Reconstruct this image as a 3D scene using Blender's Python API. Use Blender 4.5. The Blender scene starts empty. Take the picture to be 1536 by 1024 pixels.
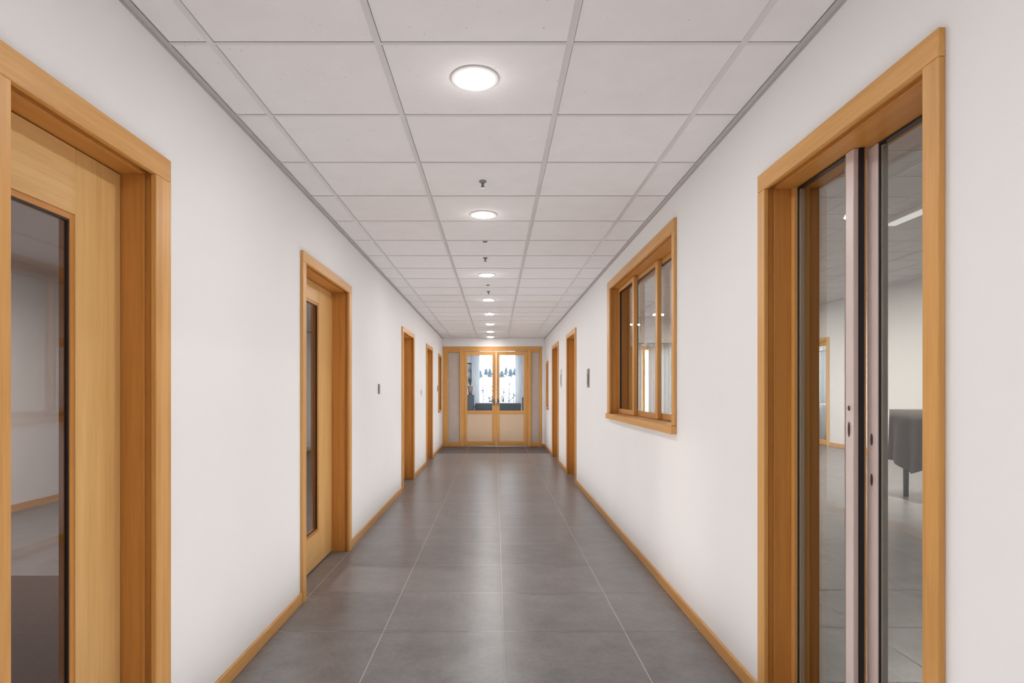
import bpy, bmesh, math, random
from mathutils import Vector, Matrix
random.seed(7)
S = bpy.context.scene
C = S.collection
PI = math.pi

# ------------------------------------------------------------------ helpers
WORLD = {}
def wloc(p): return WORLD.get(p.name, Vector((0,0,0))) if p else Vector((0,0,0))
def tag(o, label=None, cat=None, group=None, kind=None):
    if label: o['label'] = label
    if cat: o['category'] = cat
    if group: o['group'] = group
    if kind: o['kind'] = kind
    return o
def thing(name, loc, label, cat, group=None, kind=None):
    o = bpy.data.objects.new(name, None); C.objects.link(o)
    o.empty_display_size = .05
    o.location = loc; WORLD[o.name] = Vector(loc)
    return tag(o, label, cat, group, kind)

class MB:
    def __init__(self): self.bm = bmesh.new()
    def hexa(self, pts, mi=0):
        """8 points: bottom 4 (ccw) then top 4"""
        v = [self.bm.verts.new(p) for p in pts]
        for q in ((0,3,2,1),(4,5,6,7),(0,1,5,4),(1,2,6,5),(2,3,7,6),(3,0,4,7)):
            f = self.bm.faces.new([v[i] for i in q]); f.material_index = mi
        return self
    def box(self, x0,x1,y0,y1,z0,z1, mi=0):
        x0,x1 = min(x0,x1),max(x0,x1); y0,y1=min(y0,y1),max(y0,y1); z0,z1=min(z0,z1),max(z0,z1)
        return self.hexa([(x0,y0,z0),(x1,y0,z0),(x1,y1,z0),(x0,y1,z0),(x0,y0,z1),(x1,y0,z1),(x1,y1,z1),(x0,y1,z1)], mi)
    def wbox(self, side, u0,u1,d0,d1,z0,z1, mi=0):
        """box along a corridor wall: u along the corridor, d into the wall"""
        return self.hexa([WP(side,u0,d0,z0),WP(side,u1,d0,z0),WP(side,u1,d1,z0),WP(side,u0,d1,z0),
                          WP(side,u0,d0,z1),WP(side,u1,d0,z1),WP(side,u1,d1,z1),WP(side,u0,d1,z1)], mi)
    def quad(self, pts, mi=0):
        f = self.bm.faces.new([self.bm.verts.new(p) for p in pts]); f.material_index = mi
        return self
    def lathe(self, prof, c, n=32, mi=0, axis='z'):
        rings = []
        for r,h in prof:
            ring=[]
            for i in range(n):
                a = 2*PI*i/n
                ring.append(self.bm.verts.new((c[0]+r*math.cos(a), c[1]+r*math.sin(a), c[2]+h)))
            rings.append(ring)
        for a,b in zip(rings, rings[1:]):
            for i in range(n):
                f = self.bm.faces.new((a[i],a[(i+1)%n],b[(i+1)%n],b[i])); f.material_index=mi; f.smooth=True
        for ring,rv in ((rings[0],True),(rings[-1],False)):
            f = self.bm.faces.new(list(reversed(ring)) if rv else ring); f.material_index=mi
        return self
    def tube(self, p, q, r0, r1, n=8, mi=0):
        p=Vector(p); q=Vector(q); d=(q-p); L=d.length
        if L<1e-6: return self
        m = d.to_track_quat('Z','Y').to_matrix()
        ra=[];rb=[]
        for i in range(n):
            a=2*PI*i/n; e=Vector((math.cos(a),math.sin(a),0))
            ra.append(self.bm.verts.new(p+m@(e*r0))); rb.append(self.bm.verts.new(q+m@(e*r1)))
        for i in range(n):
            f=self.bm.faces.new((ra[i],ra[(i+1)%n],rb[(i+1)%n],rb[i])); f.smooth=True; f.material_index=mi
        self.bm.faces.new(list(reversed(ra))).material_index=mi; self.bm.faces.new(rb).material_index=mi
        return self
    def build(self, name, mats, parent=None, bevel=0, seg=1, weld=False):
        bm = self.bm
        if weld: bmesh.ops.remove_doubles(bm, verts=bm.verts, dist=1e-5)
        bmesh.ops.recalc_face_normals(bm, faces=bm.faces) if not getattr(self,'keep',False) else None
        if bevel:
            bmesh.ops.bevel(bm, geom=list(bm.edges), offset=bevel, segments=seg, affect='EDGES', profile=.5, clamp_overlap=True)
        base = wloc(parent)
        if parent is None:
            # origin at the base of the shape
            xs=[v.co for v in bm.verts]
            base = Vector((sum(v.x for v in xs)/len(xs), sum(v.y for v in xs)/len(xs), min(v.z for v in xs)))
        bmesh.ops.translate(bm, verts=bm.verts, vec=-base)
        me = bpy.data.meshes.new(name); bm.to_mesh(me); bm.free()
        if not isinstance(mats,(list,tuple)): mats=[mats]
        for m in mats: me.materials.append(m)
        o = bpy.data.objects.new(name, me); C.objects.link(o)
        if parent is not None: o.parent = parent
        else: o.location = base
        WORLD[o.name] = base.copy()
        return o

# corridor walls: each plane leaves the axis very slightly, as in the photograph
WL, WR, YAW = 1.135, 1.060, .0045
def WP(side,u,d,z):
    a = (WL if side<0 else WR) + YAW*u + d
    return (side*a, u, z)

# ------------------------------------------------------------------ materials
def new_mat(name):
    m = bpy.data.materials.new(name); m.use_nodes=True
    nt=m.node_tree; nt.nodes.clear()
    out=nt.nodes.new('ShaderNodeOutputMaterial')
    return m,nt,out
def ramp(nt, fac, stops):
    r=nt.nodes.new('ShaderNodeValToRGB'); e=r.color_ramp.elements
    while len(e)>1: e.remove(e[0])
    e[0].position=stops[0][0]; e[0].color=(*stops[0][1],1)
    for p,c in stops[1:]:
        k=e.new(p); k.color=(*c,1)
    nt.links.new(fac,r.inputs[0]); return r
def coords(nt, scale, kind='Object'):
    t=nt.nodes.new('ShaderNodeTexCoord'); m=nt.nodes.new('ShaderNodeMapping')
    m.inputs['Scale'].default_value=scale
    nt.links.new(t.outputs[kind], m.inputs[0]); return m
def noise(nt, vec, scale, detail=3, rough=.5):
    n=nt.nodes.new('ShaderNodeTexNoise'); n.inputs['Scale'].default_value=scale
    n.inputs['Detail'].default_value=detail; n.inputs['Roughness'].default_value=rough
    nt.links.new(vec, n.inputs['Vector']); return n
def bump(nt, h, strength, dist):
    b=nt.nodes.new('ShaderNodeBump'); b.inputs['Strength'].default_value=strength; b.inputs['Distance'].default_value=dist
    nt.links.new(h,b.inputs['Height']); return b
def plain(name, col, rough=.5, var=.04, scale=6, metal=0, spec=.5, bmp=0, bscale=200):
    m,nt,out=new_mat(name)
    b=nt.nodes.new('ShaderNodeBsdfPrincipled')
    mp=coords(nt,(1,1,1)); n=noise(nt,mp.outputs[0],scale,4)
    r=ramp(nt,n.outputs['Fac'],[(.3,tuple(max(0,c*(1-var)) for c in col)),(.7,tuple(min(1,c*(1+var)) for c in col))])
    nt.links.new(r.outputs[0],b.inputs['Base Color'])
    b.inputs['Roughness'].default_value=rough; b.inputs['Metallic'].default_value=metal
    b.inputs['Specular IOR Level'].default_value=spec
    if bmp:
        n2=noise(nt,mp.outputs[0],bscale,2)
        nt.links.new(bump(nt,n2.outputs['Fac'],bmp,.001).outputs[0], b.inputs['Normal'])
    nt.links.new(b.outputs[0],out.inputs[0]); return m
def ceiling_mat():
    m,nt,out=new_mat('mineral_ceiling'); b=nt.nodes.new('ShaderNodeBsdfPrincipled')
    mp=coords(nt,(1,1,1)); n=noise(nt,mp.outputs[0],7,4)
    base=ramp(nt,n.outputs['Fac'],[(.3,(.680,.656,.655)),(.7,(.710,.686,.685))])
    pit=noise(nt,mp.outputs[0],75,2,.5); pr=ramp(nt,pit.outputs['Fac'],[(.235,(.50,.46,.45)),(.29,(1,1,1))])
    mx=nt.nodes.new('ShaderNodeMix'); mx.data_type='RGBA'; mx.blend_type='MULTIPLY'; mx.inputs[0].default_value=1
    nt.links.new(base.outputs[0],mx.inputs[6]); nt.links.new(pr.outputs[0],mx.inputs[7])
    nt.links.new(mx.outputs[2],b.inputs['Base Color']); b.inputs['Roughness'].default_value=.8; b.inputs['Specular IOR Level'].default_value=.15
    nt.links.new(bump(nt,pit.outputs['Fac'],.2,.001).outputs[0],b.inputs['Normal'])
    nt.links.new(b.outputs[0],out.inputs[0]); return m
def wood(name, axis, dark, mid, light, rough=.38, spec=.4):
    m,nt,out=new_mat(name)
    b=nt.nodes.new('ShaderNodeBsdfPrincipled')
    s=[26,26,26]; s['xyz'.index(axis)]=1.1
    mp=coords(nt,tuple(s)); n=noise(nt,mp.outputs[0],1.0,5,.62)
    s2=[150,150,150]; s2['xyz'.index(axis)]=5
    mp2=coords(nt,tuple(s2)); n2=noise(nt,mp2.outputs[0],1.0,3,.6)
    mx=nt.nodes.new('ShaderNodeMath'); mx.operation='MULTIPLY_ADD'
    nt.links.new(n2.outputs['Fac'],mx.inputs[0]); mx.inputs[1].default_value=.45
    nt.links.new(n.outputs['Fac'],mx.inputs[2])
    r=ramp(nt,mx.outputs[0],[(.42,dark),(.68,mid),(1.0,light)])
    nt.links.new(r.outputs[0],b.inputs['Base Color'])
    b.inputs['Roughness'].default_value=rough; b.inputs['Specular IOR Level'].default_value=spec
    nt.links.new(bump(nt,n2.outputs['Fac'],.06,.001).outputs[0], b.inputs['Normal'])
    nt.links.new(b.outputs[0],out.inputs[0]); return m
TR=((.47,.225,.058),(.585,.295,.082),(.68,.365,.118))
LF=((.56,.315,.105),(.65,.38,.138),(.72,.445,.18))
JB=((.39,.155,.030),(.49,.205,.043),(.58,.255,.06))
W={a:wood('honey_wood_'+a,a,*TR) for a in 'xyz'}
WLF={a:wood('pale_wood_'+a,a,*LF) for a in 'xyz'}
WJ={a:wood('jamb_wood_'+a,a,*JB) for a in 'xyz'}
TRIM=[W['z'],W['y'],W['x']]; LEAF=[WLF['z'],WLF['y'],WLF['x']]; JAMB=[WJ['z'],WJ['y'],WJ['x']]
M={}
M['wall']=plain('painted_wall',(.785,.778,.778),.62,.012,1.5,spec=.25,bmp=.12,bscale=260)
M['ceil']=ceiling_mat()
M['grid']=plain('grid_metal',(.58,.555,.545),.33,.02,3,spec=.5)
M['angle']=plain('angle_metal',(.46,.43,.42),.5,.02,3)  # darker than the grid bars: shade along the wall edge in the colour
M['seal']=plain('black_seal',(.012,.012,.013),.45,.1)
M['dark']=plain('charcoal_fabric',(.030,.036,.045),.85,.15,30)
M['steel']=plain('brushed_steel',(.30,.29,.28),.32,.06,40,metal=1)
M['plate_dark']=plain('bronze_plate',(.16,.095,.055),.5,.1)
M['plate_grey']=plain('grey_plate',(.22,.205,.195),.45,.1)
M['plate_pale']=plain('pale_plate',(.55,.54,.54),.45,.05)
M['sash']=plain('pinkish_aluminium',(.64,.53,.50),.33,.03,8,spec=.5)
M['spacer']=plain('grey_spacer',(.42,.42,.40),.4,.05)
M['white']=plain('white_enamel',(.82,.81,.80),.4,.01)
M['fabric_panel']=plain('beige_panel',(.62,.47,.33),.75,.05,60,bmp=.2)
M['side_panel']=plain('greige_panel',(.47,.40,.35),.45,.06,5)
M['slot']=plain('dark_recess',(.07,.035,.025),.5,.1)
M['pot']=plain('brown_pot',(.14,.095,.07),.6,.1)
M['leafdark']=plain('dark_leaf',(.02,.03,.02),.7,.3)
M['bark']=plain('grey_bark',(.10,.09,.085),.9,.2)
M['pine']=plain('blue_green_needles',(.11,.155,.18),.9,.4,4)
M['snow']=plain('snow',(.90,.90,.92),.8,.02,.5)
M['facade']=plain('pale_facade',(.7,.7,.72),.8,.03)
M['brownfloor']=plain('dark_brown_mat',(.07,.045,.038),.85,.1,40)
M['darkcloth']=plain('dark_brown_cloth',(.055,.045,.040),.8,.15,12)
M['roomwall']=plain('room_wall',(.76,.76,.77),.65,.01)
M['greywall']=plain('grey_lounge_wall',(.42,.43,.45),.7,.03)
def stone(name, lo, hi, rough, seed=0.):
    m,nt,out=new_mat(name); b=nt.nodes.new('ShaderNodeBsdfPrincipled')
    mp=coords(nt,(1,1,1)); mp.inputs['Location'].default_value=(seed,seed*2,0)
    n=noise(nt,mp.outputs[0],5.5,8,.68)
    n2=noise(nt,mp.outputs[0],45,4,.6)
    mx=nt.nodes.new('ShaderNodeMath'); mx.operation='MULTIPLY_ADD'
    nt.links.new(n2.outputs['Fac'],mx.inputs[0]); mx.inputs[1].default_value=.45; nt.links.new(n.outputs['Fac'],mx.inputs[2])
    r=ramp(nt,mx.outputs[0],[(.45,lo),(.95,hi)])
    nt.links.new(r.outputs[0],b.inputs['Base Color'])
    rr=nt.nodes.new('ShaderNodeMapRange'); rr.inputs[3].default_value=rough-.05; rr.inputs[4].default_value=rough+.07
    nt.links.new(n.outputs['Fac'],rr.inputs[0]); nt.links.new(rr.outputs[0],b.inputs['Roughness'])
    b.inputs['Specular IOR Level'].default_value=.45
    nt.links.new(bump(nt,n2.outputs['Fac'],.05,.001).outputs[0], b.inputs['Normal'])
    nt.links.new(b.outputs[0],out.inputs[0]); return m
M['tile']=stone('slate_tile',(.122,.116,.117),(.225,.215,.216),.30)
M['tile2']=stone('slate_tile_warm',(.115,.109,.110),(.214,.205,.206),.31,3.)
M['tile_end']=stone('dark_tile',(.075,.063,.062),(.125,.108,.107),.62,6.)
M['grout']=plain('pale_grout',(.52,.49,.47),.8,.05)
def glass(name, tint, f0=.07, rough=0.0):
    m,nt,out=new_mat(name)
    lw=nt.nodes.new('ShaderNodeLayerWeight'); lw.inputs['Blend'].default_value=.5
    p=nt.nodes.new('ShaderNodeMath'); p.operation='POWER'; p.inputs[1].default_value=4.2
    nt.links.new(lw.outputs['Facing'],p.inputs[0])
    a=nt.nodes.new('ShaderNodeMath'); a.operation='MULTIPLY_ADD'; a.inputs[1].default_value=1-f0; a.inputs[2].default_value=f0; a.use_clamp=True
    nt.links.new(p.outputs[0],a.inputs[0])
    t=nt.nodes.new('ShaderNodeBsdfTransparent'); t.inputs[0].default_value=(*tint,1)
    g=nt.nodes.new('ShaderNodeBsdfGlossy'); g.inputs['Roughness'].default_value=rough; g.inputs['Color'].default_value=(.95,.95,.95,1)
    mx=nt.nodes.new('ShaderNodeMixShader')
    nt.links.new(a.outputs[0],mx.inputs[0]); nt.links.new(t.outputs[0],mx.inputs[1]); nt.links.new(g.outputs[0],mx.inputs[2])
    nt.links.new(mx.outputs[0],out.inputs[0]); return m
M['glass']=glass('clear_glass',(.78,.765,.715),.09)
M['glass_dark']=glass('tinted_glass',(.62,.58,.56),.08)
M['glass_end']=glass('lounge_glass',(.92,.94,.95),.05)
def emit(name,col,st):
    m,nt,out=new_mat(name); e=nt.nodes.new('ShaderNodeEmission'); e.inputs[0].default_value=(*col,1); e.inputs[1].default_value=st
    nt.links.new(e.outputs[0],out.inputs[0]); return m
M['lens']=emit('lit_lens',(1,.99,.975),30)
M['strip']=emit('lit_strip',(1,.985,.96),.85)
def curtain_mat():
    m,nt,out=new_mat('sheer_curtain')
    d=nt.nodes.new('ShaderNodeBsdfDiffuse'); d.inputs[0].default_value=(.66,.68,.70,1)
    t=nt.nodes.new('ShaderNodeBsdfTranslucent'); t.inputs[0].default_value=(.42,.45,.48,1)
    mp=coords(nt,(90,1,2)); n=noise(nt,mp.outputs[0],1,2)
    r=ramp(nt,n.outputs['Fac'],[(.3,(.35,.35,.35)),(.7,(.6,.6,.6))])
    mx=nt.nodes.new('ShaderNodeMixShader'); nt.links.new(r.outputs[0],mx.inputs[0])
    nt.links.new(d.outputs[0],mx.inputs[1]); nt.links.new(t.outputs[0],mx.inputs[2]); nt.links.new(mx.outputs[0],out.inputs[0]); return m
M['curtain']=curtain_mat()
def picture_mat():
    m,nt,out=new_mat('abstract_print'); b=nt.nodes.new('ShaderNodeBsdfPrincipled')
    mp=coords(nt,(6,6,2.2)); n=noise(nt,mp.outputs[0],1.4,4)
    r=ramp(nt,n.outputs['Fac'],[(.35,(.05,.055,.06)),(.5,(.2,.21,.22)),(.7,(.4,.41,.42))])
    nt.links.new(r.outputs[0],b.inputs['Base Color']); nt.links.new(b.outputs[0],out.inputs[0]); return m
M['print']=picture_mat()

# ------------------------------------------------------------------ dimensions
CEIL=2.45; YB=-3.0; YE=13.3; TH=.20; HI=3.3

# openings: (u0,u1,z0,z1) of the finished hole behind the casings
D1=(1.362,1.947,0,1.972); D2=(3.520,4.580,0,2.022); D3=(7.365,8.355,0,2.003); D4=(10.045,10.925,0,2.003); V1=(12.25,12.81,.86,1.985)
G1=(1.442,2.298,0,2.043); G2=(3.526,5.487,1.046,2.210); D5=(7.993,8.916,0,2.048); D6=(10.299,11.301,0,2.058); V2=(12.35,12.70,.915,1.85)

def wall_with_holes(name, side, u0,u1, top, holes, label):
    g=.03   # the rough hole is larger than the finished one
    mb=MB(); holes=sorted(holes); cur=u0
    for (a,b,z0,z1) in holes:
        mb.wbox(side,cur,a-g,0,TH,0,top)
        mb.wbox(side,a-g,b+g,0,TH,z1+g,top)
        if z0>0: mb.wbox(side,a-g,b+g,0,TH,0,z0-g)
        cur=b+g
    mb.wbox(side,cur,u1,0,TH,0,top)
    return tag(mb.build(name,M['wall']),label,'wall',kind='structure')
wall_with_holes('wall_left',-1,YB,YE,HI,[D1,D2,D3,D4,V1],'long white corridor wall on the left with four timber doorways')
wall_with_holes('wall_right',1,YB,19.3,HI,[G1,G2,D5,D6,V2],'long white corridor wall on the right with the wide timber window')

# ---------------- corridor floor: separate tiles over a grout bed, in one mesh
def tiled_floor(name,label,xs,ys,mats,clip,endrow=None):
    mb=MB(); g=.0022
    x0,x1,y0,y1=clip
    mb.box(x0,x1,y0,y1,-.03,-.0012,0)
    for i in range(len(xs)-1):
        for j in range(len(ys)-1):
            a=max(xs[i]+g,x0); b=min(xs[i+1]-g,x1); c=max(ys[j]+g,y0); d=min(ys[j+1]-g,y1)
            if b-a<.01 or d-c<.01: continue
            mi=1+((i*7+j*5+(i*j)%3)%2)
            if endrow is not None and ys[j]>=endrow-.01: mi=3
            mb.quad([(a,c,0),(b,c,0),(b,d,0),(a,d,0)],mi)
    return tag(mb.build(name,mats),label,'floor',kind='structure')
TY=[3.056+.587*(k-12) for k in range(0,42)]
tiled_floor('floor','grey slate-look tiled corridor floor with pale grout lines',[-1.70,-1.140,-.583,.042,.674,1.305],TY,
            [M['grout'],M['tile'],M['tile2'],M['tile_end']],(-1.395,1.305,YB,YE+.09),endrow=11.86)

# ---------------- corridor ceiling
def edge(side,u,inset=0): return WP(side,u,-inset,0)[0]
GX=[-.981,-.406,.257,.857]; CY=[2.027+.529*k for k in range(-9,22)]
mb=MB()
mb.hexa([WP(-1,YB,0,CEIL+.012),WP(1,YB,0,CEIL+.012),WP(1,YE,0,CEIL+.012),WP(-1,YE,0,CEIL+.012),
         WP(-1,YB,0,CEIL+.05),WP(1,YB,0,CEIL+.05),WP(1,YE,0,CEIL+.05),WP(-1,YE,0,CEIL+.05)],0)
yy=[YB]+[y for y in CY if YB+.1<y<YE-.05]+[YE]
for j in range(len(yy)-1):
    a=yy[j]+.0105; b=yy[j+1]-.0105
    cols=[(None,GX[0]),(GX[0],GX[1]),(GX[1],GX[2]),(GX[2],GX[3]),(GX[3],None)]
    for l,r in cols:
        la=edge(-1,a,.022) if l is None else l+.0135; lb=edge(-1,b,.022) if l is None else l+.0135
        ra=edge(1,a,.022) if r is None else r-.0105; rb=edge(1,b,.022) if r is None else r-.0105
        mb.hexa([(la,a,CEIL+.003),(ra,a,CEIL+.003),(rb,b,CEIL+.003),(lb,b,CEIL+.003),
                 (la,a,CEIL+.012),(ra,a,CEIL+.012),(rb,b,CEIL+.012),(lb,b,CEIL+.012)],0)
tag(mb.build('ceiling',M['ceil']),'suspended corridor ceiling of pale mineral panels','ceiling',kind='structure')
mb=MB()
for x in GX: mb.box(x-.0115,x+.0115,YB,YE,CEIL,CEIL+.011)
for y in yy[1:-1]:
    mb.hexa([WP(-1,y-.008,-.01,CEIL+.0008),WP(1,y-.008,-.01,CEIL+.0008),WP(1,y+.008,-.01,CEIL+.0008),WP(-1,y+.008,-.01,CEIL+.0008),
             WP(-1,y-.008,-.01,CEIL+.011),WP(1,y-.008,-.01,CEIL+.011),WP(1,y+.008,-.01,CEIL+.011),WP(-1,y+.008,-.01,CEIL+.011)])
tag(mb.build('trim_1',M['grid']),'pale metal grid bars between the ceiling panels','ceiling grid',kind='structure')
for k,s in ((2,-1),(3,1)):
    m2=MB().wbox(s,YB,YE,-.020,0,CEIL-.002,CEIL+.002).wbox(s,YB,YE,-.002,0,CEIL-.014,CEIL-.002)
    tag(m2.build('trim_%d'%k,M['angle']),'grey angle strip where the ceiling meets the %s wall'%('left' if s<0 else 'right'),'ceiling trim',kind='structure')

# ---------------- ends of the corridor
tag(MB().box(-1.36,1.27,YB-.15,YB,0,HI).build('wall_back',M['wall']),'white wall closing the corridor behind the camera','wall',kind='structure')
FX0,FX1,FZ=-1.196,1.056,2.267
mb=MB().box(-3.1,FX0-.002,YE,YE+.12,0,HI).box(FX0-.002,FX1+.002,YE,YE+.12,FZ+.002,HI).box(FX1+.002,1.118,YE,YE+.12,0,HI)
tag(mb.build('wall_end',M['wall']),'white wall around the double doors at the far end','wall',kind='structure')

# ---------------- baseboards
def baseboard(name,side,spans,label):
    mb=MB()
    for a,b in spans:
        mb.wbox(side,a,b,-.013,-.0005,.001,.064)
    o=mb.build(name,TRIM[1],bevel=.0025); return tag(o,label,'baseboard',kind='structure')
CW=.075
baseboard('baseboard_left',-1,[(YB,D1[0]-.075),(D1[1]+.09,D2[0]-.06),(D2[1]+CW,D3[0]-CW),(D3[1]+CW,D4[0]-CW),(D4[1]+CW,YE-.02)],'honey wood baseboard along the left corridor wall')
baseboard('baseboard_right',1,[(YB,G1[0]-.054),(G1[1]+.06,D5[0]-CW),(D5[1]+CW,D6[0]-CW),(D6[1]+CW,YE-.02)],'honey wood baseboard along the right corridor wall')
tag(MB().box(1.058,1.104,YE-.013,YE-.0005,.001,.064).build('baseboard_end',W['x'],bevel=.002),'short wood baseboard right of the far double doors','baseboard',kind='structure')

# ------------------------------------------------------------------ doors and wall glazing
def casing(root,side,op,wn,wf,wt,wb=0,name='casing',prot=.018):
    """flat boards round the opening, proud of the wall; wn/wf/wt/wb = widths near, far, top, bottom"""
    u0,u1,z0,z1=op; mb=MB()
    zb = z0-wb if wb else z0+.001
    mb.wbox(side,u0-wn,u0,-prot,-.0004,zb,z1,0); mb.wbox(side,u1,u1+wf,-prot,-.0004,zb,z1,0)
    mb.wbox(side,u0-wn,u1+wf,-prot,-.0004,z1+.0004,z1+wt,1)
    return mb.build(name,TRIM,root,bevel=.0018)
def jamb(root,side,op,depth=TH,sill=False):
    u0,u1,z0,z1=op; mb=MB(); q=.014; t=.016
    zb=z0+.001
    # recessed strip just behind the casing, then the liner standing out from it
    mb.wbox(side,u0-t-.008,u0-q,-.0002,.024,zb,z1+q,0); mb.wbox(side,u1+q,u1+t+.008,-.0002,.024,zb,z1+q,0)
    mb.wbox(side,u0-t-.008,u1+t+.008,-.0002,.024,z1+q,z1+t+.008,1)
    mb.wbox(side,u0-t-.006,u0,.022,depth,zb,z1,0); mb.wbox(side,u1,u1+t+.006,.022,depth,zb,z1,0)
    mb.wbox(side,u0-t-.006,u1+t+.006,.022,depth,z1,z1+t+.006,1)
    if sill: mb.wbox(side,u0-t-.006,u1+t+.006,.0,depth,z0-t,z0,1)
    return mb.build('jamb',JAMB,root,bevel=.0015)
def leaf(root,side,u0,u1,z0,z1,g,d0,th=.042,glassmat=None,name='door_leaf'):
    """g=(gu0,gu1,gz0,gz1) vision panel"""
    a,b,c,d=g; mb=MB()
    mb.wbox(side,u0,a,d0,d0+th,z0,z1,0); mb.wbox(side,b,u1,d0,d0+th,z0,z1,0)
    mb.wbox(side,a+.0003,b-.0003,d0,d0+th,z0,c,1); mb.wbox(side,a+.0003,b-.0003,d0,d0+th,d,z1,1)
    lf=mb.build(name,LEAF,root,bevel=.0016)
    # timber glazing bead just inside the panel opening
    mb=MB(); w=.018
    mb.wbox(side,a,a+w,d0+.004,d0+th-.004,c,d,0); mb.wbox(side,b-w,b,d0+.004,d0+th-.004,c,d,0)
    mb.wbox(side,a+w,b-w,d0+.004,d0+th-.004,c,c+w,1); mb.wbox(side,a+w,b-w,d0+.004,d0+th-.004,d-w,d,1)
    mb.build('glazing_bead',JAMB,lf,bevel=.001)  # darker jamb wood puts the shade of the recess into the bead colour
    mb=MB(); s=.0045; a+=w;b-=w;c+=w;d-=w
    mb.wbox(side,a,a+s,d0+.0075,d0+.0165,c,d); mb.wbox(side,b-s,b,d0+.0075,d0+.0165,c,d)
    mb.wbox(side,a+s,b-s,d0+.0075,d0+.0165,c,c+s); mb.wbox(side,a+s,b-s,d0+.0075,d0+.0165,d-s,d)
    mb.build('seal',M['seal'],lf)
    m=d0+.0135
    mb=MB(); mb.quad([WP(side,a+s,m,c+s),WP(side,b-s,m,c+s),WP(side,b-s,m,d-s),WP(side,a+s,m,d-s)])
    mb.build('glass',glassmat or M['glass_dark'],lf)
    return lf
def hinged_door(idx,side,op,label,wn,wf,wt,d0,pane):
    u0,u1,z0,z1=op
    r=thing('door_%d'%idx,WP(side,(u0+u1)/2,.0,0),label,'door',kind='structure')
    casing(r,side,op,wn,wf,wt); jamb(r,side,op)
    leaf(r,side,u0+.004,u1-.004,.010,z1-.004,pane,d0)
    # stop battens between leaf and liner, on the room side
    d=d0+.044; mb=MB()
    mb.wbox(side,u0+.0005,u0+.016,d,d+.018,.002,z1-.0005,0); mb.wbox(side,u1-.016,u1-.0005,d,d+.018,.002,z1-.0005,0)
    mb.wbox(side,u0+.016,u1-.016,d,d+.018,z1-.016,z1-.0005,1)
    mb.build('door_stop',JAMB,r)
    return r
hinged_door(1,-1,D1,'glazed honey-wood door nearest the camera on the left wall',.080,.092,.078,.098,(1.46,1.735,.25,1.772))
hinged_door(2,-1,D2,'narrow-paned wood door second along the left wall',.060,.075,.062,.120,(3.78,4.235,.245,1.885))
hinged_door(3,-1,D3,'third wood doorway along the left wall, beyond the grey switch plate',.07,.07,.062,.120,(7.62,8.02,.25,1.87))
hinged_door(4,-1,D4,'last wood doorway on the left wall before the far end',.07,.07,.062,.120,(10.28,10.62,.25,1.87))
hinged_door(5,1,D5,'wood doorway on the right wall just beyond the brown sign plate',.07,.07,.067,.120,(8.2,8.66,.25,1.9))
hinged_door(6,1,D6,'farthest wood doorway on the right wall near the double doors',.07,.07,.067,.120,(10.5,11.0,.25,1.9))

# ---- near right: full-height sliding glazing
r=thing('window_1',WP(1,1.87,0,0),'tall wood-framed sliding glass panel at the right edge, nearest the camera','window',kind='structure')
casing(r,1,G1,.054,.059,.070); jamb(r,1,G1)
u0,u1,z0,z1=G1
mb=MB()
mb.wbox(1,u0,u1,-.012,TH,.001,.066,1)                              # bottom board
mb.wbox(1,u1-.022,u1,.088,.150,.067,z1,0); mb.wbox(1,u0,u0+.022,.12,.19,.067,z1,0)   # side fillets
mb.wbox(1,1.910,1.9215,.1305,.1400,.067,z1,0)                         # timber strip between the sashes
mb.build('sill_frame',TRIM,r,bevel=.0015)
def sash(parent,ua,ub,d,label,su0,su1,pull):
    st=MB(); st.wbox(1,su0,su1,d-.004,d+.014,.085,z1-.001)
    s=st.build('sash_stile',M['sash'],parent,bevel=.003,seg=2)
    if label: s['label']=label
    a,b=(ua,su0) if su0>ua+.1 else (su1,ub)
    t=MB(); w=.006
    t.wbox(1,a,a+w,d,d+.022,.075,z1-.002); t.wbox(1,b-w,b,d,d+.022,.075,z1-.002)
    t.wbox(1,a+w,b-w,d,d+.022,.075,.075+w); t.wbox(1,a+w,b-w,d,d+.022,z1-.002-w,z1-.002)
    t.build('seal',M['seal'],s)
    t=MB(); w2=.012+w
    t.wbox(1,a+w,a+w2,d+.004,d+.018,.085,z1-.012); t.wbox(1,b-w2,b-w,d+.004,d+.018,.085,z1-.012)
    t.build('spacer_bar',M['spacer'],s)
    q=MB(); 
    for dd in (d+.003,):
        q.quad([WP(1,a+w,dd,.085),WP(1,b-w,dd,.085),WP(1,b-w,dd,z1-.012),WP(1,a+w,dd,z1-.012)])
    q.build('glass',M['glass'],s)
    for (pz,ph) in pull:
        c=(su0+su1)/2; p=MB()
        n=14; ring=[]
        for i in range(n):
            an=2*PI*i/n; ring.append(WP(1,c+.007*math.cos(an),d-.0052,pz+ph*math.sin(an)))
        p.bm.faces.new([p.bm.verts.new(v) for v in ring]); 
        ring2=[WP(1,c+.0095*math.cos(2*PI*i/n),d-.0046,pz+(ph+.004)*math.sin(2*PI*i/n)) for i in range(n)]
        p.bm.faces.new([p.bm.verts.new(v) for v in ring2]).material_index=1
        p.build('finger_pull',[M['slot'],M['sash']],s)
    return s
sash(r,1.921,u1-.022,.102,'pinkish stile of the far sliding sash',1.912,1.956,[(1.125,.026),(1.195,.009)])
sash(r,u0+.022,1.92,.152,'pinkish stile of the near sliding sash',1.868,1.922,[(1.095,.02),(.965,.02)])
mb=MB().wbox(1,1.905,1.9205,.1165,.130,.067,z1-.001)
mb.build('brush_seal',M['seal'],r)
mb=MB()
for d in (.094,.100,.130,.146,.180): mb.wbox(1,u0+.022,u1-.022,d,d+.003,.066,.078)
mb.build('bottom_track',M['steel'],r)

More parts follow.
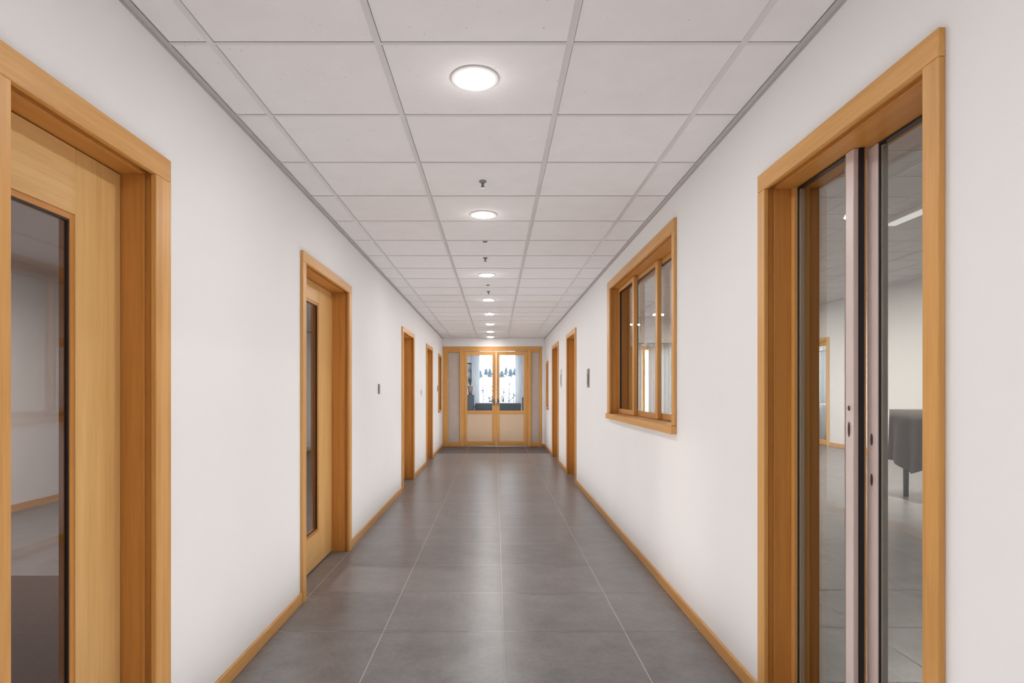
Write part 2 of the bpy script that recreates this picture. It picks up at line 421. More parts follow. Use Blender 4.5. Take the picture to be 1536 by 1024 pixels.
# ---- right wall window with three sashes
r=thing('window_2',WP(1,4.5,0,1.0),'wide wood-framed interior window with three panes on the right wall','window',kind='structure')
casing(r,1,G2,.048,.118,.072); jamb(r,1,G2)
u0,u1,z0,z1=G2
MB().wbox(1,u0-.048,u1+.118,-.034,TH-.002,z0-.050,z0-.0008,0).build('window_sill',TRIM[1],r,bevel=.003,seg=2)
for k,(a,b) in enumerate(((4.862,5.483),(4.262,4.990),(3.530,4.400))):
    d=.072+.034*k if k<2 else .140
    d=(.066,.098,.130)[k]
    st=MB(); w=.048
    st.wbox(1,a,a+w*1.2,d,d+.030,z0+.002,z1-.002,0); st.wbox(1,b-w*.55,b,d,d+.030,z0+.002,z1-.002,0)
    st.wbox(1,a+w*1.2,b-w*.55,d,d+.030,z0+.002,z0+.044,1); st.wbox(1,a+w*1.2,b-w*.55,d,d+.030,z1-.036,z1-.002,1)
    s=st.build('sash',TRIM,r,bevel=.0015)
    ga,gb,gc,gd=a+w*1.2,b-w*.55,z0+.044,z1-.036
    t=MB(); e=.012
    t.wbox(1,ga,ga+e,d+.006,d+.024,gc,gd); t.wbox(1,gb-e,gb,d+.006,d+.024,gc,gd)
    t.wbox(1,ga+e,gb-e,d+.006,d+.024,gd-.006,gd)
    t.build('seal',M['seal'],s)
    MB().quad([WP(1,ga,d+.014,gc),WP(1,gb,d+.014,gc),WP(1,gb,d+.014,gd),WP(1,ga,d+.014,gd)]).build('glass',M['glass'],s)
    

def vision(idx,side,op,label):
    u0,u1,z0,z1=op
    r=thing('window_%d'%idx,WP(side,(u0+u1)/2,0,z0),label,'window',kind='structure')
    casing(r,side,op,.05,.05,.05,.05)
    mb=MB(); mb.wbox(side,u0-.05,u1+.05,-.022,-.0004,z0-.05,z0-.0004,1); mb.build('window_sill',TRIM,r,bevel=.002)
    jamb(r,side,op,sill=True)
    t=MB(); w=.03; d=.06
    t.wbox(side,u0,u0+w,d,d+.03,z0,z1,0); t.wbox(side,u1-w,u1,d,d+.03,z0,z1,0); t.wbox(side,u0+w,u1-w,d,d+.03,z0,z0+w,1); t.wbox(side,u0+w,u1-w,d,d+.03,z1-w,z1,1)
    s=t.build('sash',TRIM,r)
    MB().quad([WP(side,u0+w,d+.014,z0+w),WP(side,u1-w,d+.014,z0+w),WP(side,u1-w,d+.014,z1-w),WP(side,u0+w,d+.014,z1-w)]).build('glass',M['glass_dark'],s)
vision(3,-1,V1,'small wood-framed window at the far end of the left wall')
vision(4,1,V2,'small wood-framed window at the far end of the right wall')

# ---- double doors at the end
r=thing('door_7',(-.07,YE,0),'glazed wooden double doors with beige side panels at the far end','door',kind='structure')
y0,y1=YE-.012,YE+.10
mb=MB()
mb.box(FX0,FX1,y0,y1,2.169,FZ,2)
mb.box(FX0,-1.072,y0,y1,.001,2.1686,0); mb.box(.9975,FX1,y0,y1,.001,2.1686,0)
mb.box(-.804,-.708,y0,y1,.001,2.1686,0); mb.box(.733,.813,y0,y1,.001,2.1686,0)
mb.box(-1.0718,-.8042,y0+.01,y1-.01,.001,.105,2); mb.box(.8132,.9973,y0+.01,y1-.01,.001,.105,2)
mb.box(-1.0718,-.8042,y0+.01,y1-.01,2.135,2.168,2); mb.box(.8132,.9973,y0+.01,y1-.01,2.135,2.168,2)
mb.build('door_frame',TRIM,r,bevel=.003)
for a,b in ((-1.071,-.805),(.814,.997)):
    p=MB().box(a,b,YE+.03,YE+.05,.106,2.134).build('side_panel',M['side_panel'],r); p['label']='greige side panel'
for k,(a,b,ga,gb) in enumerate(((-.7065,.0155,-.638,-.0725),(.0195,.7315,.098,.641))):
    ya,yb=YE+.012,YE+.056; z0,z1=.012,2.160
    mb=MB()
    mb.box(a,ga,ya,yb,z0,z1,0); mb.box(gb,b,ya,yb,z0,z1,0)
    mb.box(ga+.0003,gb-.0003,ya,yb,z0,.122,2); mb.box(ga+.0003,gb-.0003,ya,yb,.742,.815,2); mb.box(ga+.0003,gb-.0003,ya,yb,2.072,z1,2)
    lf=mb.build('door_leaf',[W['z'],W['y'],W['x']],r,bevel=.003)
    p=MB().box(ga,gb,ya+.012,yb-.012,.122,.742).build('lower_panel',M['fabric_panel'],lf); p['label']='beige lower panel'
    MB().quad([(ga,ya+.02,.815),(gb,ya+.02,.815),(gb,ya+.02,2.072),(ga,ya+.02,2.072)]).build('glass',M['glass_end'],lf)
    hx = -.030 if k==0 else .062
    mb=MB().box(hx-.024,hx+.024,ya-.005,ya-.0002,.93,1.085)
    mb.tube((hx,ya-.004,1.035),(hx,ya-.045,1.035),.010,.010,10)
    sx=-1 if k==0 else 1
    mb.tube((hx,ya-.043,1.035),(hx+sx*.10,ya-.043,1.030),.009,.008,10)
    mb.tube((hx,ya-.004,.965),(hx,ya-.012,.965),.011,.011,10)
    mb.build('handle',M['steel'],lf)
    for zz in (.25,1.35,1.95):
        hxx = a-.001 if k==0 else b+.001
        MB().tube((hxx,ya-.006,zz-.05),(hxx,ya-.006,zz+.05),.007,.007,8).build('hinge',M['steel'],lf)

# ------------------------------------------------------------------ ceiling fittings
ORD=['nearest and largest of the row','second of the row from the camera','third of the row, between two sprinkler heads','fourth of the row from the camera',
     'fifth of the row from the camera','sixth of the row from the camera','seventh of the row, last but one','last of the row, against the end wall']
LX=[(-.079,2.255),(-.0815,3.99),(-.089,6.05),(-.090,7.70),(-.088,9.10),(-.091,10.46),(-.10,11.80),(-.11,12.90)]
LAMP=7.0
proto=None
def downlight(x,y,label,group='round downlights along the corridor ceiling'):
    global proto
    r=thing('downlight',(x,y,CEIL),label,'downlight',group)
    if proto is None:
        ring=MB(); ring.keep=True
        prof=[(.0665,-.001),(.069,-.0035),(.090,-.003),(.094,.0015),(.0665,.002)]
        n=48; rr=[[ring.bm.verts.new((x+a*math.cos(2*PI*i/n),y+a*math.sin(2*PI*i/n),CEIL+h)) for i in range(n)] for a,h in prof]
        for p,q in zip(rr,rr[1:]):
            for i in range(n):
                f=ring.bm.faces.new((p[i],p[(i+1)%n],q[(i+1)%n],q[i])); f.smooth=True
        ring.keep=False
        a=ring.build('trim_ring',M['white'],r)
        b=MB().lathe([(.066,.0015),(.066,-.0025),(.060,-.0045),(.040,-.007),(.016,-.008)],(x,y,CEIL),40).build('lens',M['lens'],r)
        proto=(a,b)
    else:
        for s in proto:
            c=s.copy(); C.objects.link(c); c.parent=r
    ld=bpy.data.lights.new('downlight_lamp','AREA'); ld.shape='DISK'; ld.size=.14; ld.energy=LAMP; ld.color=(1,.98,.965)
    lo=bpy.data.objects.new('downlight_lamp',ld); C.objects.link(lo); lo.parent=r; lo.location=(0,0,-.014)
    pd=bpy.data.lights.new('downlight_added_glow','POINT'); pd.energy=.42; pd.shadow_soft_size=.02; pd.specular_factor=0; pd.color=(1,.98,.96)  # extra point lamp added below each lens for a glow on the ceiling
    po=bpy.data.objects.new('downlight_added_glow',pd); C.objects.link(po); po.parent=r; po.location=(0,0,-.065); po.visible_glossy=False
    return r
for i,(x,y) in enumerate(LX):
    LAMP=7.0 if i<7 else 3.0
    downlight(x,y,'round white recessed downlight in the corridor ceiling, '+ORD[i])
LAMP=7.0
for y in (.55,-1.15): downlight(-.078,y,'round recessed downlight in the corridor ceiling behind the camera')

def sprinkler(x,y,label):
    r=thing('sprinkler',(x,y,CEIL),label,'sprinkler','sprinkler heads in the corridor ceiling')
    c=(x,y,CEIL)
    MB().lathe([(.021,.0034),(.021,-.002),(.015,-.007),(.009,-.010)],c,24).build('escutcheon',M['plate_grey'],r)
    b=MB().lathe([(.008,-.009),(.008,-.018),(.005,-.022),(.005,-.026)],c,16)
    b.tube((x-.007,y,CEIL-.02),(x-.004,y,CEIL-.031),.002,.002,6); b.tube((x+.007,y,CEIL-.02),(x+.004,y,CEIL-.031),.002,.002,6)
    b.build('nozzle',M['steel'],r)
    MB().lathe([(.003,-.029),(.012,-.031),(.012,-.033),(.003,-.034)],c,16).build('deflector',M['steel'],r)
sprinkler(-.072,3.355,'small metal sprinkler head in the ceiling between the first and second downlights')
sprinkler(-.090,5.28,'small metal sprinkler head in the ceiling just before the third downlight')
sprinkler(-.082,7.05,'small metal sprinkler head in the ceiling just before the fourth downlight')
for x,y,l in ((-.082,4.70,'tiny grey ceiling disc behind the second downlight'),(-.084,6.62,'tiny grey ceiling disc behind the third downlight')):
    tag(MB().lathe([(.019,.0034),(.019,-.003),(.014,-.006),(.004,-.007)],(x,y,CEIL),20).build('ceiling_sensor',M['plate_grey'],None),l,'sensor')

# ------------------------------------------------------------------ small plates on the walls
def plate(name,side,u0,u1,z0,z1,mat,label,cat,inner=None):
    r=thing(name,WP(side,(u0+u1)/2,0,z0),label,cat)
    MB().wbox(side,u0,u1,-.010,-.0004,z0,z1).build('plate',mat,r,bevel=.002)
    if inner:
        e=.012; MB().wbox(side,u0+e,u1-e,-.0125,-.0102,z0+(z1-z0)*.14,z1-(z1-z0)*.28).build('insert',inner,r,bevel=.001)
    return r
plate('switch_plate',-1,5.80,5.865,1.225,1.325,M['plate_grey'],'grey switch plate on the left wall between the second and third doors','switch',M['plate_grey'])
plate('switch_plate',-1,9.24,9.31,1.19,1.28,M['plate_pale'],'pale switch plate on the left wall between the third and fourth doors','switch',M['plate_pale'])
plate('switch_plate',-1,12.02,12.10,1.25,1.37,M['plate_grey'],'grey switch plate beside the small far window on the left wall','switch',M['plate_grey'])
plate('door_sign',1,6.79,6.925,1.297,1.515,M['plate_grey'],'dark brown sign plate on the right wall beside the nearer doorway','sign',M['plate_dark'])
plate('door_sign',1,9.745,9.875,1.32,1.62,M['plate_pale'],'pale grey sign plate on the right wall between the two doorways','sign',M['plate_grey'])

# ------------------------------------------------------------------ room behind the right wall
RX0=WP(1,0,TH,0)[0]+.05; RX1=7.67; RYE=16.2
tiled_floor('floor','grey tiled floor of the room behind the right-hand glazing',[1.306+.63*k for k in range(0,12)],[-1.0+.587*k for k in range(0,31)],
            [M['grout'],M['tile'],M['tile2']],(1.306,RX1+.1,-1.2,RYE+.1))
# far side wall with a glazed door, end wall with a curtained window
DA,DB,DT=13.55,14.45,2.42
mb=MB().box(RX1,RX1+.2,-1.2,DA,0,HI).box(RX1,RX1+.2,DA,DB,DT,HI).box(RX1,RX1+.2,DB,RYE+.2,0,HI)
tag(mb.build('wall_far_right',M['roomwall']),'pale far wall seen through the right-hand glazing','wall',kind='structure')
mb=MB(); wx0,wx1,wz0,wz1=2.6,5.6,.5,2.5
mb.box(1.35,wx0,RYE,RYE+.2,0,HI).box(wx1,RX1,RYE,RYE+.2,0,HI).box(wx0,wx1,RYE,RYE+.2,wz1,HI).box(wx0,wx1,RYE,RYE+.2,0,wz0)
tag(mb.build('wall_right_room_end',M['roomwall']),'end wall with curtained window in the right-hand room','wall',kind='structure')
tag(MB().box(1.35,RX1,-1.2,-1.0,0,HI).build('wall_right_room_back',M['roomwall']),'back wall of the right-hand room','wall',kind='structure')
mb=MB().box(1.27,RX1+.2,-1.2,RYE+.2,HI,HI+.1,0)
for k in range(1,11): mb.box(1.40+.6*k-.011,1.40+.6*k+.011,-1.0,RYE,HI-.004,HI-.0002,1)
for k in range(1,28): mb.box(1.36,RX1,-1+.6*k-.011,-1+.6*k+.011,HI-.0035,HI-.0002,1)
tag(mb.build('ceiling',[M['ceil'],M['grid']]),'gridded panel ceiling of the room behind the right glazing','ceiling',kind='structure')
mb=MB().box(RX1-.013,RX1-.0005,-1,DA-.09,.001,.09).box(RX1-.013,RX1-.0005,DB+.09,RYE,.001,.09)
tag(mb.build('baseboard_far_right',W['y']),'wood baseboard along the far wall of the right-hand room','baseboard',kind='structure')
r=thing('door_8',(RX1,(DA+DB)/2,0),'distant wood-framed glass door seen through the right-hand glazing','door',kind='structure')
mb=MB().box(RX1-.018,RX1-.0005,DA-.09,DA,.001,DT+.09,0).box(RX1-.018,RX1-.0005,DB,DB+.09,.001,DT+.09,0).box(RX1-.018,RX1-.0005,DA,DB,DT,DT+.09,1)
mb.build('casing',LEAF,r,bevel=.002)
mb=MB().box(RX1+.02,RX1+.06,DA,DA+.09,.01,DT,0).box(RX1+.02,RX1+.06,DB-.09,DB,.01,DT,0).box(RX1+.02,RX1+.06,DA+.09,DB-.09,.01,.12,1).box(RX1+.02,RX1+.06,DA+.09,DB-.09,DT-.1,DT,1)
lf=mb.build('door_leaf',LEAF,r)
MB().quad([(RX1+.04,DA+.09,.12),(RX1+.04,DB-.09,.12),(RX1+.04,DB-.09,DT-.1),(RX1+.04,DA+.09,DT-.1)]).build('glass',M['glass_end'],lf)
r=thing('window_5',((wx0+wx1)/2,RYE,wz0),'wide window in the end wall of the right-hand room','window',kind='structure')
mb=MB().box(wx0,wx1,RYE-.02,RYE+.1,wz1-.10,wz1,2).box(wx0,wx1,RYE-.02,RYE+.1,wz0,wz0+.06,2)
for x in (wx0,(wx0+wx1)/2-.03,wx1-.06): mb.box(x,x+.06,RYE-.02,RYE+.1,wz0+.06,wz1-.1,0)
mb.build('window_frame',LEAF,r)
MB().quad([(wx0+.06,RYE+.05,wz0+.06),(wx1-.06,RYE+.05,wz0+.06),(wx1-.06,RYE+.05,wz1-.1),(wx0+.06,RYE+.05,wz1-.1)]).build('glass',M['glass_end'],r)

def curtain(p0,p1,z0,z1,folds,amp,label,group=None):
    """wavy cloth between two plan points"""
    p0=Vector((*p0,0)); p1=Vector((*p1,0)); d=p1-p0; nrm=Vector((-d.y,d.x,0)).normalized()
    r=thing('curtain',((p0.x+p1.x)/2,(p0.y+p1.y)/2,z0),label,'curtain',group)
    mb=MB(); n=folds*10; nz=8; g=[]
    for j in range(nz+1):
        t=j/nz; row=[]
        for i in range(n+1):
            s=i/n
            a=amp*(1.0-.35*t)*math.sin(2*PI*folds*s+.5*math.sin(7*s+2*t))
            row.append(mb.bm.verts.new(p0+d*s+nrm*a+Vector((0,0,z0+(z1-z0)*t))))
        g.append(row)
    for j in range(nz):
        for i in range(n):
            f=mb.bm.faces.new((g[j][i],g[j][i+1],g[j+1][i+1],g[j+1][i])); f.smooth=True
    mb.build('cloth',M['curtain'],r)
    a=p0-d*.04; b=p1+d*.04
    MB().tube((a.x,a.y,z1+.012),(b.x,b.y,z1+.012),.012,.012,10).build('curtain_rod',M['steel'],r)
curtain((2.65,RYE-.10),(4.02,RYE-.10),.25,2.56,14,.035,'white curtain left of the end window in the right-hand room','curtains in the right-hand room')
curtain((4.20,RYE-.10),(5.55,RYE-.10),.25,2.56,14,.035,'white curtain right of the end window in the right-hand room','curtains in the right-hand room')
curtain((RX1+.5,DA-.1),(RX1+.5,DB+.3),.95,2.25,10,.03,'sheer white curtain hanging behind the distant glass door')
# small vestibule behind that door
mb=MB().box(RX1+.2,RX1+.85,DB+.6,DB+.7,0,HI).box(RX1+.2,RX1+.85,DA-.5,DA-.4,0,HI).box(RX1+.75,RX1+.85,DA-.4,DB+.6,0,.92).box(RX1+.75,RX1+.85,DA-.4,DB+.6,2.3,HI)
tag(mb.build('wall_vestibule',M['roomwall']),'pale walls behind the distant glass door','wall',kind='structure')
tag(MB().box(RX1+.1,RX1+.85,DA-.4,DB+.6,-.03,0).build('floor',M['tile']),'patch of grey floor behind the distant glass door','floor',kind='structure')
# cloth-covered table
r=thing('covered_table',(5.35,6.55,0),'dark cloth-covered table behind the right glazing','table')
MB().box(4.78,6.4,6.0,7.1,.99,1.03).build('tabletop',W['x'],r,bevel=.004)
for x in (4.9,6.28):
    for y in (6.1,7.0): MB().tube((x,y,.002),(x,y,.99),.028,.034,12).build('leg',M['seal'],r)
mb=MB(); n=160; per=[]
cx0,cx1,cy0,cy1=4.765,6.415,5.985,7.115
P=2*((cx1-cx0)+(cy1-cy0))
def perim(s):
    s=s%P
    if s<cx1-cx0: return (cx0+s,cy0),(0,-1)
    s-=cx1-cx0
    if s<cy1-cy0: return (cx1,cy0+s),(1,0)
    s-=cy1-cy0
    if s<cx1-cx0: return (cx1-s,cy1),(0,1)
    s-=cx1-cx0
    return (cx0,cy1-s),(-1,0)
rows=[[] for _ in range(7)]
for i in range(n):
    s=P*i/n; (x,y),(nx,ny)=perim(s)
    drop=.62+.06*math.sin(s*4.3)+.05*math.sin(s*9.1+1)
    for j in range(7):
        t=j/6; w=.03*t*(1+math.sin(s*22))
        rows[j].append(mb.bm.verts.new((x+nx*w,y+ny*w,1.036-drop*t)))
for j in range(6):
    for i in range(n):
        f=mb.bm.faces.new((rows[j][i],rows[j][(i+1)%n],rows[j+1][(i+1)%n],rows[j+1][i])); f.smooth=True
mb.bm.faces.new(rows[0])
tag(mb.build('tablecloth',M['darkcloth']),'dark brown cloth hanging over the table behind the right glazing','tablecloth')
# lights of that room
def strip(x,y,label):
    r=thing('strip_light',(x,y,HI-.005),label,'ceiling light','strip lights of the right-hand room')
    MB().box(x-.09,x+.09,y-.6,y+.6,HI-.05,HI).build('housing',M['white'],r,bevel=.004)
    MB().box(x-.07,x+.07,y-.57,y+.57,HI-.056,HI-.0505).build('diffuser',M['strip'],r)
    ld=bpy.data.lights.new('strip_lamp','AREA'); ld.shape='RECTANGLE'; ld.size=.14; ld.size_y=1.1; ld.energy=160; ld.color=(1,.97,.93)
    lo=bpy.data.objects.new('strip_lamp',ld); C.objects.link(lo); lo.parent=r; lo.location=(0,0,-.06)
strip(4.75,6.5,'white strip light on the ceiling above the covered table')
strip(4.6,10.3,'white strip light on the ceiling in the middle of the right-hand room')
strip(4.6,13.4,'white strip light on the ceiling near the end window of the right-hand room')

# ------------------------------------------------------------------ dim room behind the left wall
LX0=-5.0
tag(MB().box(LX0-.1,-1.396,-1.2,YE+.1,-.03,-.0005).build('floor',M['tile2']),'dim grey floor of the room behind the left door','floor',kind='structure')
tag(MB().box(LX0-.15,LX0,-1.2,YE+.1,0,2.6).build('wall_far_left',M['roomwall']),'far wall of the dim room behind the left door','wall',kind='structure')
tag(MB().box(LX0,-1.37,-1.2,-1.05,0,2.6).build('wall_left_room_back',M['roomwall']),'back wall of the dim room behind the left door','wall',kind='structure')
tag(MB().box(LX0,-1.41,YE-.05,YE+.1,0,2.6).build('wall_left_room_end',M['roomwall']),'end wall of the dim room behind the left door','wall',kind='structure')
tag(MB().box(LX0-.15,-1.42,-1.2,YE+.1,2.6,2.7).build('ceiling',M['ceil']),'ceiling of the dim room behind the left door','ceiling',kind='structure')
tag(MB().box(LX0+.0005,LX0+.013,-1.04,YE-.06,.0005,.08).build('baseboard_far_left',W['y']),'wood baseboard in the dim room behind the left door','baseboard',kind='structure')
tag(MB().box(-4.2,-1.75,1.6,3.95,.0005,.012).build('floor_mat',M['brownfloor'],bevel=.003),'dark brown mat on the floor behind the left glass door','mat')
ld=bpy.data.lights.new('left_room_fill','AREA'); ld.shape='DISK'; ld.size=.3; ld.energy=110; ld.color=(1,.93,.88)  # added lamp without a fitting, brightens the room behind the left doors
lo=bpy.data.objects.new('left_room_fill',ld); C.objects.link(lo); lo.location=(-3.2,4.5,2.55)

# ------------------------------------------------------------------ lounge behind the double doors
LE=19.0
tag(MB().box(-3.1,1.14,YE+.092,LE+.2,-.03,-.0005).build('floor',M['tile']),'grey floor of the lounge behind the double doors','floor',kind='structure')
tag(MB().box(-3.1,1.13,YE+.12,LE+.2,2.75,2.85).build('ceiling',M['ceil']),'ceiling of the lounge behind the double doors','ceiling',kind='structure')
tag(MB().box(-3.25,-3.1,YE+.0,LE+.2,0,2.85).build('wall_lounge_left',M['wall']),'left wall of the lounge behind the double doors','wall',kind='structure')
ax0,ax1,az0,az1=-.62,.80,.86,2.6
mb=MB().box(-3.1,ax0,LE,LE+.2,0,2.75).box(ax1,1.13,LE,LE+.2,0,2.75).box(ax0,ax1,LE,LE+.2,az1,2.75).box(ax0,ax1,LE,LE+.2,0,az0)
tag(mb.build('wall_lounge_end',M['greywall']),'grey window wall of the lounge behind the double doors','wall',kind='structure')
r=thing('window_6',((ax0+ax1)/2,LE,az0),'bright lounge window seen through the double doors','window',kind='structure')
mb=MB().box(ax0,ax1,LE+.02,LE+.09,az0,az0+.04).box(ax0,ax1,LE+.02,LE+.09,az1-.04,az1)
mb.box(ax0,ax0+.04,LE+.02,LE+.09,az0+.04,az1-.04).box(ax1-.04,ax1,LE+.02,LE+.09,az0+.04,az1-.04)
mb.box(.372,.392,LE+.03,LE+.07,az0+.04,az1-.04)
mb.build('window_frame',M['white'],r)
MB().quad([(ax0+.04,LE+.05,az0+.04),(ax1-.04,LE+.05,az0+.04),(ax1-.04,LE+.05,az1-.04),(ax0+.04,LE+.05,az1-.04)]).build('glass',M['glass_end'],r)
curtain((-.76,LE-.12),(-.50,LE-.12),.80,2.66,4,.03,'pale curtain left of the bright lounge window','lounge curtains')
curtain((.64,LE-.12),(.93,LE-.12),.86,2.66,4,.03,'pale curtain right of the bright lounge window','lounge curtains')
def sofa(name,x0,x1,y0,y1,back,label,cat,cush):
    r=thing(name,((x0+x1)/2,(y0+y1)/2,0),label,cat)
    MB().box(x0+.1401,x1-.1401,y0+.02,y1-.18,.10,.30).build('base',M['dark'],r,bevel=.012,seg=2)
    MB().box(x0,x1,y1-.179,y1,.10,back).build('backrest',M['dark'],r,bevel=.03,seg=3)
    for a in (x0,x1-.14): MB().box(a,a+.14,y0,y1-.18,.10,.62).build('armrest',M['dark'],r,bevel=.025,seg=3)
    w=(x1-x0-.28)/cush
    for k in range(cush): MB().box(x0+.14+w*k+.004,x0+.14+w*(k+1)-.004,y0,y1-.181,.301,.45).build('seat_cushion',M['dark'],r,bevel=.03,seg=3)
    for x in (x0+.06,x1-.06):
        for y in (y0+.06,y1-.06): MB().tube((x,y,0),(x,y,.10),.02,.025,10).build('leg',M['steel'],r)
sofa('sofa',-.63,.80,17.75,18.55,.885,'long dark grey sofa under the bright lounge window','sofa',2)
# tall dark cabinet with plant, picture above
r=thing('cabinet',(-1.0,18.2,0),'dark grey cabinet at the left behind the double doors','cabinet')
MB().box(-1.35,-.665,17.95,18.45,.06,1.145).build('carcass',M['dark'],r,bevel=.005)
MB().box(-1.32,-.695,17.98,18.42,0,.0595).build('plinth',M['seal'],r)
for a,b in ((-1.34,-1.012),(-1.006,-.675)):
    d=MB().box(a,b,17.932,17.949,.08,1.125).build('door',M['dark'],r,bevel=.003)
    kx=b-.03 if a<-1.2 else a+.03
    MB().tube((kx,17.931,.68),(kx,17.912,.68),.008,.011,10).build('knob',M['steel'],d)
r=thing('potted_plant',(-.775,18.15,1.146),'dark leafy plant in a brown pot on the grey cabinet','plant')
MB().lathe([(.052,.001),(.075,.16),(.085,.255),(.090,.27),(.078,.27),(.074,.25)],(-.775,18.15,1.146),24).build('pot',M['pot'],r)
mb=MB()
for k in range(26):
    a=random.uniform(0,2*PI); L=random.uniform(.14,.36); t=random.uniform(.15,.75)
    p=Vector((-.775,18.15,1.39)); q=p+Vector((math.cos(a)*L*t*.5,math.sin(a)*L*t*.5,L))
    mid=(p+q)/2+Vector((0,0,.03)); wv=Vector((-math.sin(a),math.cos(a),0))*.022
    v=[mb.bm.verts.new(c) for c in (p,mid-wv,q,mid+wv)]
    mb.bm.faces.new(v)
mb.build('foliage',M['leafdark'],r)
r=thing('picture',(-.98,LE,1.40),'dark framed picture on the lounge wall above the plant','picture')
mb=MB().box(-1.25,-.71,LE-.03,LE-.002,1.40,1.43).box(-1.25,-.71,LE-.03,LE-.002,2.14,2.17).box(-1.25,-1.22,LE-.03,LE-.002,1.43,2.14).box(-.74,-.71,LE-.03,LE-.002,1.43,2.14)
mb.build('picture_frame',M['seal'],r)
MB().box(-1.22,-.74,LE-.018,LE-.004,1.43,2.14).build('print',M['print'],r)
r=thing('armchair',(.98,17.4,0),'dark high-backed armchair at the right behind the double doors','armchair')
MB().box(.80,1.11,17.0,17.6,.12,.42).build('seat',M['dark'],r,bevel=.03,seg=3)
MB().box(.80,1.11,17.601,17.72,.12,1.08).build('backrest',M['dark'],r,bevel=.03,seg=3)
for x in (.84,1.07):
    for y in (17.06,17.66): MB().tube((x,y,0),(x,y,.12),.018,.02,10).build('leg',M['steel'],r)

# ------------------------------------------------------------------ outside: snowy slope, trees, saplings
mb=MB(); nx,ny=24,30; g=[]
for j in range(ny+1):
    y=19.6+110*j/ny; row=[]
    for i in range(nx+1):
        x=-60+120*i/nx
        z=-.25+max(0,(y-34))*.092+.15*math.sin(x*.3+y*.2)
        row.append(mb.bm.verts.new((x,y,z)))
    g.append(row)
for j in range(ny):
    for i in range(nx):
        f=mb.bm.faces.new((g[j][i],g[j][i+1],g[j+1][i+1],g[j+1][i])); f.smooth=True
tag(mb.build('snow_ground',M['snow']),'snow-covered slope outside the lounge window','ground',kind='structure')
def hill(x,y): return -.25+max(0,(y-34))*.092+.15*math.sin(x*.3+y*.2)
def evergreen(x,y,h,w,label):
    z=hill(x,y)-.05
    r=thing('evergreen_tree',(x,y,z),label,'tree','evergreens on the snowy slope')
    MB().tube((x,y,z),(x,y,z+h*.5),.05,.03,8).build('trunk',M['bark'],r)
    mb=MB()
    for k in range(90):
        t=random.random(); a=random.uniform(0,2*PI); rr=w*(1-t)**.7*random.uniform(.35,1)
        c=Vector((x+math.cos(a)*rr,y+math.sin(a)*rr,z+h*(.18+.8*t)))
        m=Matrix.Translation(c)@Matrix.Rotation(random.uniform(0,PI),4,'Z')@Matrix.Diagonal((random.uniform(.08,.15),random.uniform(.08,.15),random.uniform(.06,.11),1))
        bmesh.ops.create_icosphere(mb.bm,subdivisions=1,radius=1,matrix=m)
    mb.build('crown',M['pine'],r)
ev=[(-1.72,66,1.15,'leftmost small evergreen on the snow slope outside, by the left curtain'),(-1.12,70,.95,'lower evergreen second from left on the snow slope outside'),(-.62,66.5,1.25,'rounded evergreen showing beside the left door stile'),
    (.72,66,.95,'evergreen at the left edge of the right door glass'),(1.28,69,1.15,'evergreen just left of the window bar in the right door glass'),(1.72,66,1.2,'evergreen right of the window bar outside'),(2.30,69.5,1.0,'rightmost small evergreen outside, by the right curtain')]
for x,y,h,l in ev: evergreen(x,y,h*.85,.27,l)
def sapling(x,y,h,label):
    z=hill(x,y)-.02; mb=MB(); rnd=random.Random(int(x*100)+3)
    top=Vector((x+rnd.uniform(-.1,.1),y,z+h))
    mb.tube((x,y,z),top,.034,.014,6)
    for k in range(14):
        t=rnd.uniform(.3,.95); p=Vector((x,y,z)).lerp(top,t); a=rnd.uniform(0,2*PI); L=h*.22*(1.2-t)
        q=p+Vector((math.cos(a)*L,math.sin(a)*L,L*.9)); mb.tube(p,q,.018,.010,5)
        q2=q+Vector((math.cos(a+.8)*L*.5,math.sin(a+.8)*L*.5,L*.4)); mb.tube(q,q2,.011,.006,5)
    tag(mb.build('bare_sapling',M['bark']),label,'sapling','bare saplings outside the lounge window')
SY={}
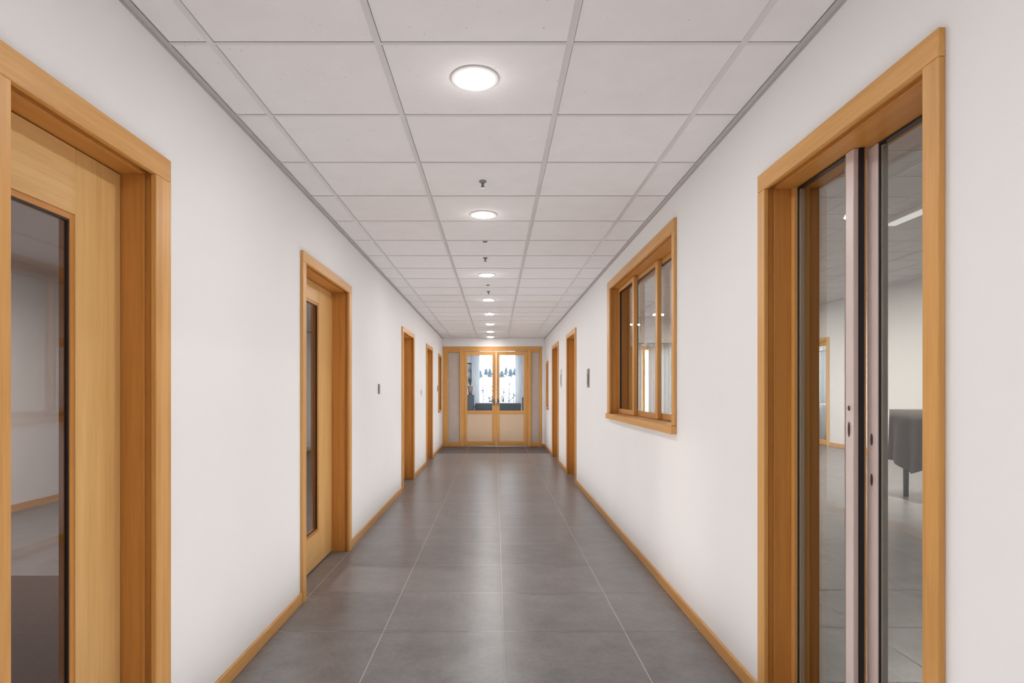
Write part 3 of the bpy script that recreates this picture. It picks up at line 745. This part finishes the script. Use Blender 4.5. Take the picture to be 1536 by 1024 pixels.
SAP=((-.42,1.75,'bare sapling farthest left outside the lounge window'),(-.28,1.35,'short bare sapling second from left outside'),(-.12,1.8,'bare sapling behind the left door stile'),
              (.30,1.7,'bare sapling at the left of the right door glass'),(.52,1.9,'bare sapling right of the window bar'),(.66,1.6,'bare sapling farthest right outside the lounge window'))
for i,(x,h,l) in enumerate(SAP):
    y=(22.6,24.2,25.8)[i%3]; k=y/22.6; sapling(x*k,y,h*1.1,l)

# ------------------------------------------------------------------ added fill lamps, sky daylight and camera
def area(name,loc,rot,sx,sy,en,col,spec=0.0):
    ld=bpy.data.lights.new(name,'AREA'); ld.shape='RECTANGLE'; ld.size=sx; ld.size_y=sy; ld.energy=en; ld.color=col; ld.specular_factor=spec
    lo=bpy.data.objects.new(name,ld); C.objects.link(lo); lo.location=loc; lo.rotation_euler=rot; lo.visible_glossy=False; return lo
area('corridor_up_fill',(-.03,5.2,.03),(PI,0,0),1.7,15.5,100,(1,.985,.985))  # added upward fill near the floor to brighten the ceiling, no fitting here
area('lounge_fill',(-.6,16.3,2.7),(0,0,0),2.5,2.5,220,(.93,.96,1))  # added overhead fill that lightens the lounge walls and curtains, no fitting

w=bpy.data.worlds.new('overcast'); S.world=w; w.use_nodes=True; nt=w.node_tree; nt.nodes.clear()
o=nt.nodes.new('ShaderNodeOutputWorld'); b=nt.nodes.new('ShaderNodeBackground')
t=nt.nodes.new('ShaderNodeTexCoord'); sp=nt.nodes.new('ShaderNodeSeparateXYZ'); nt.links.new(t.outputs['Generated'],sp.inputs[0])
rp=ramp(nt,sp.outputs['Z'],[(0,(1,1,1)),(.6,(.86,.93,1))])
nt.links.new(rp.outputs[0],b.inputs[0]); b.inputs[1].default_value=4.0; nt.links.new(b.outputs[0],o.inputs[0])

cam=bpy.data.cameras.new('camera'); co=bpy.data.objects.new('camera',cam); C.objects.link(co)
co.location=(0,0,1.25); co.rotation_euler=(PI/2,0,0)
cam.sensor_width=36; cam.lens=880/1536*36
cam.shift_x=(768-743)/1536; cam.shift_y=(587-512)/1536
cam.clip_start=.05; cam.clip_end=400
S.camera=co
S.view_settings.view_transform='Standard'
S.view_settings.look='None'
S.view_settings.exposure=0.0
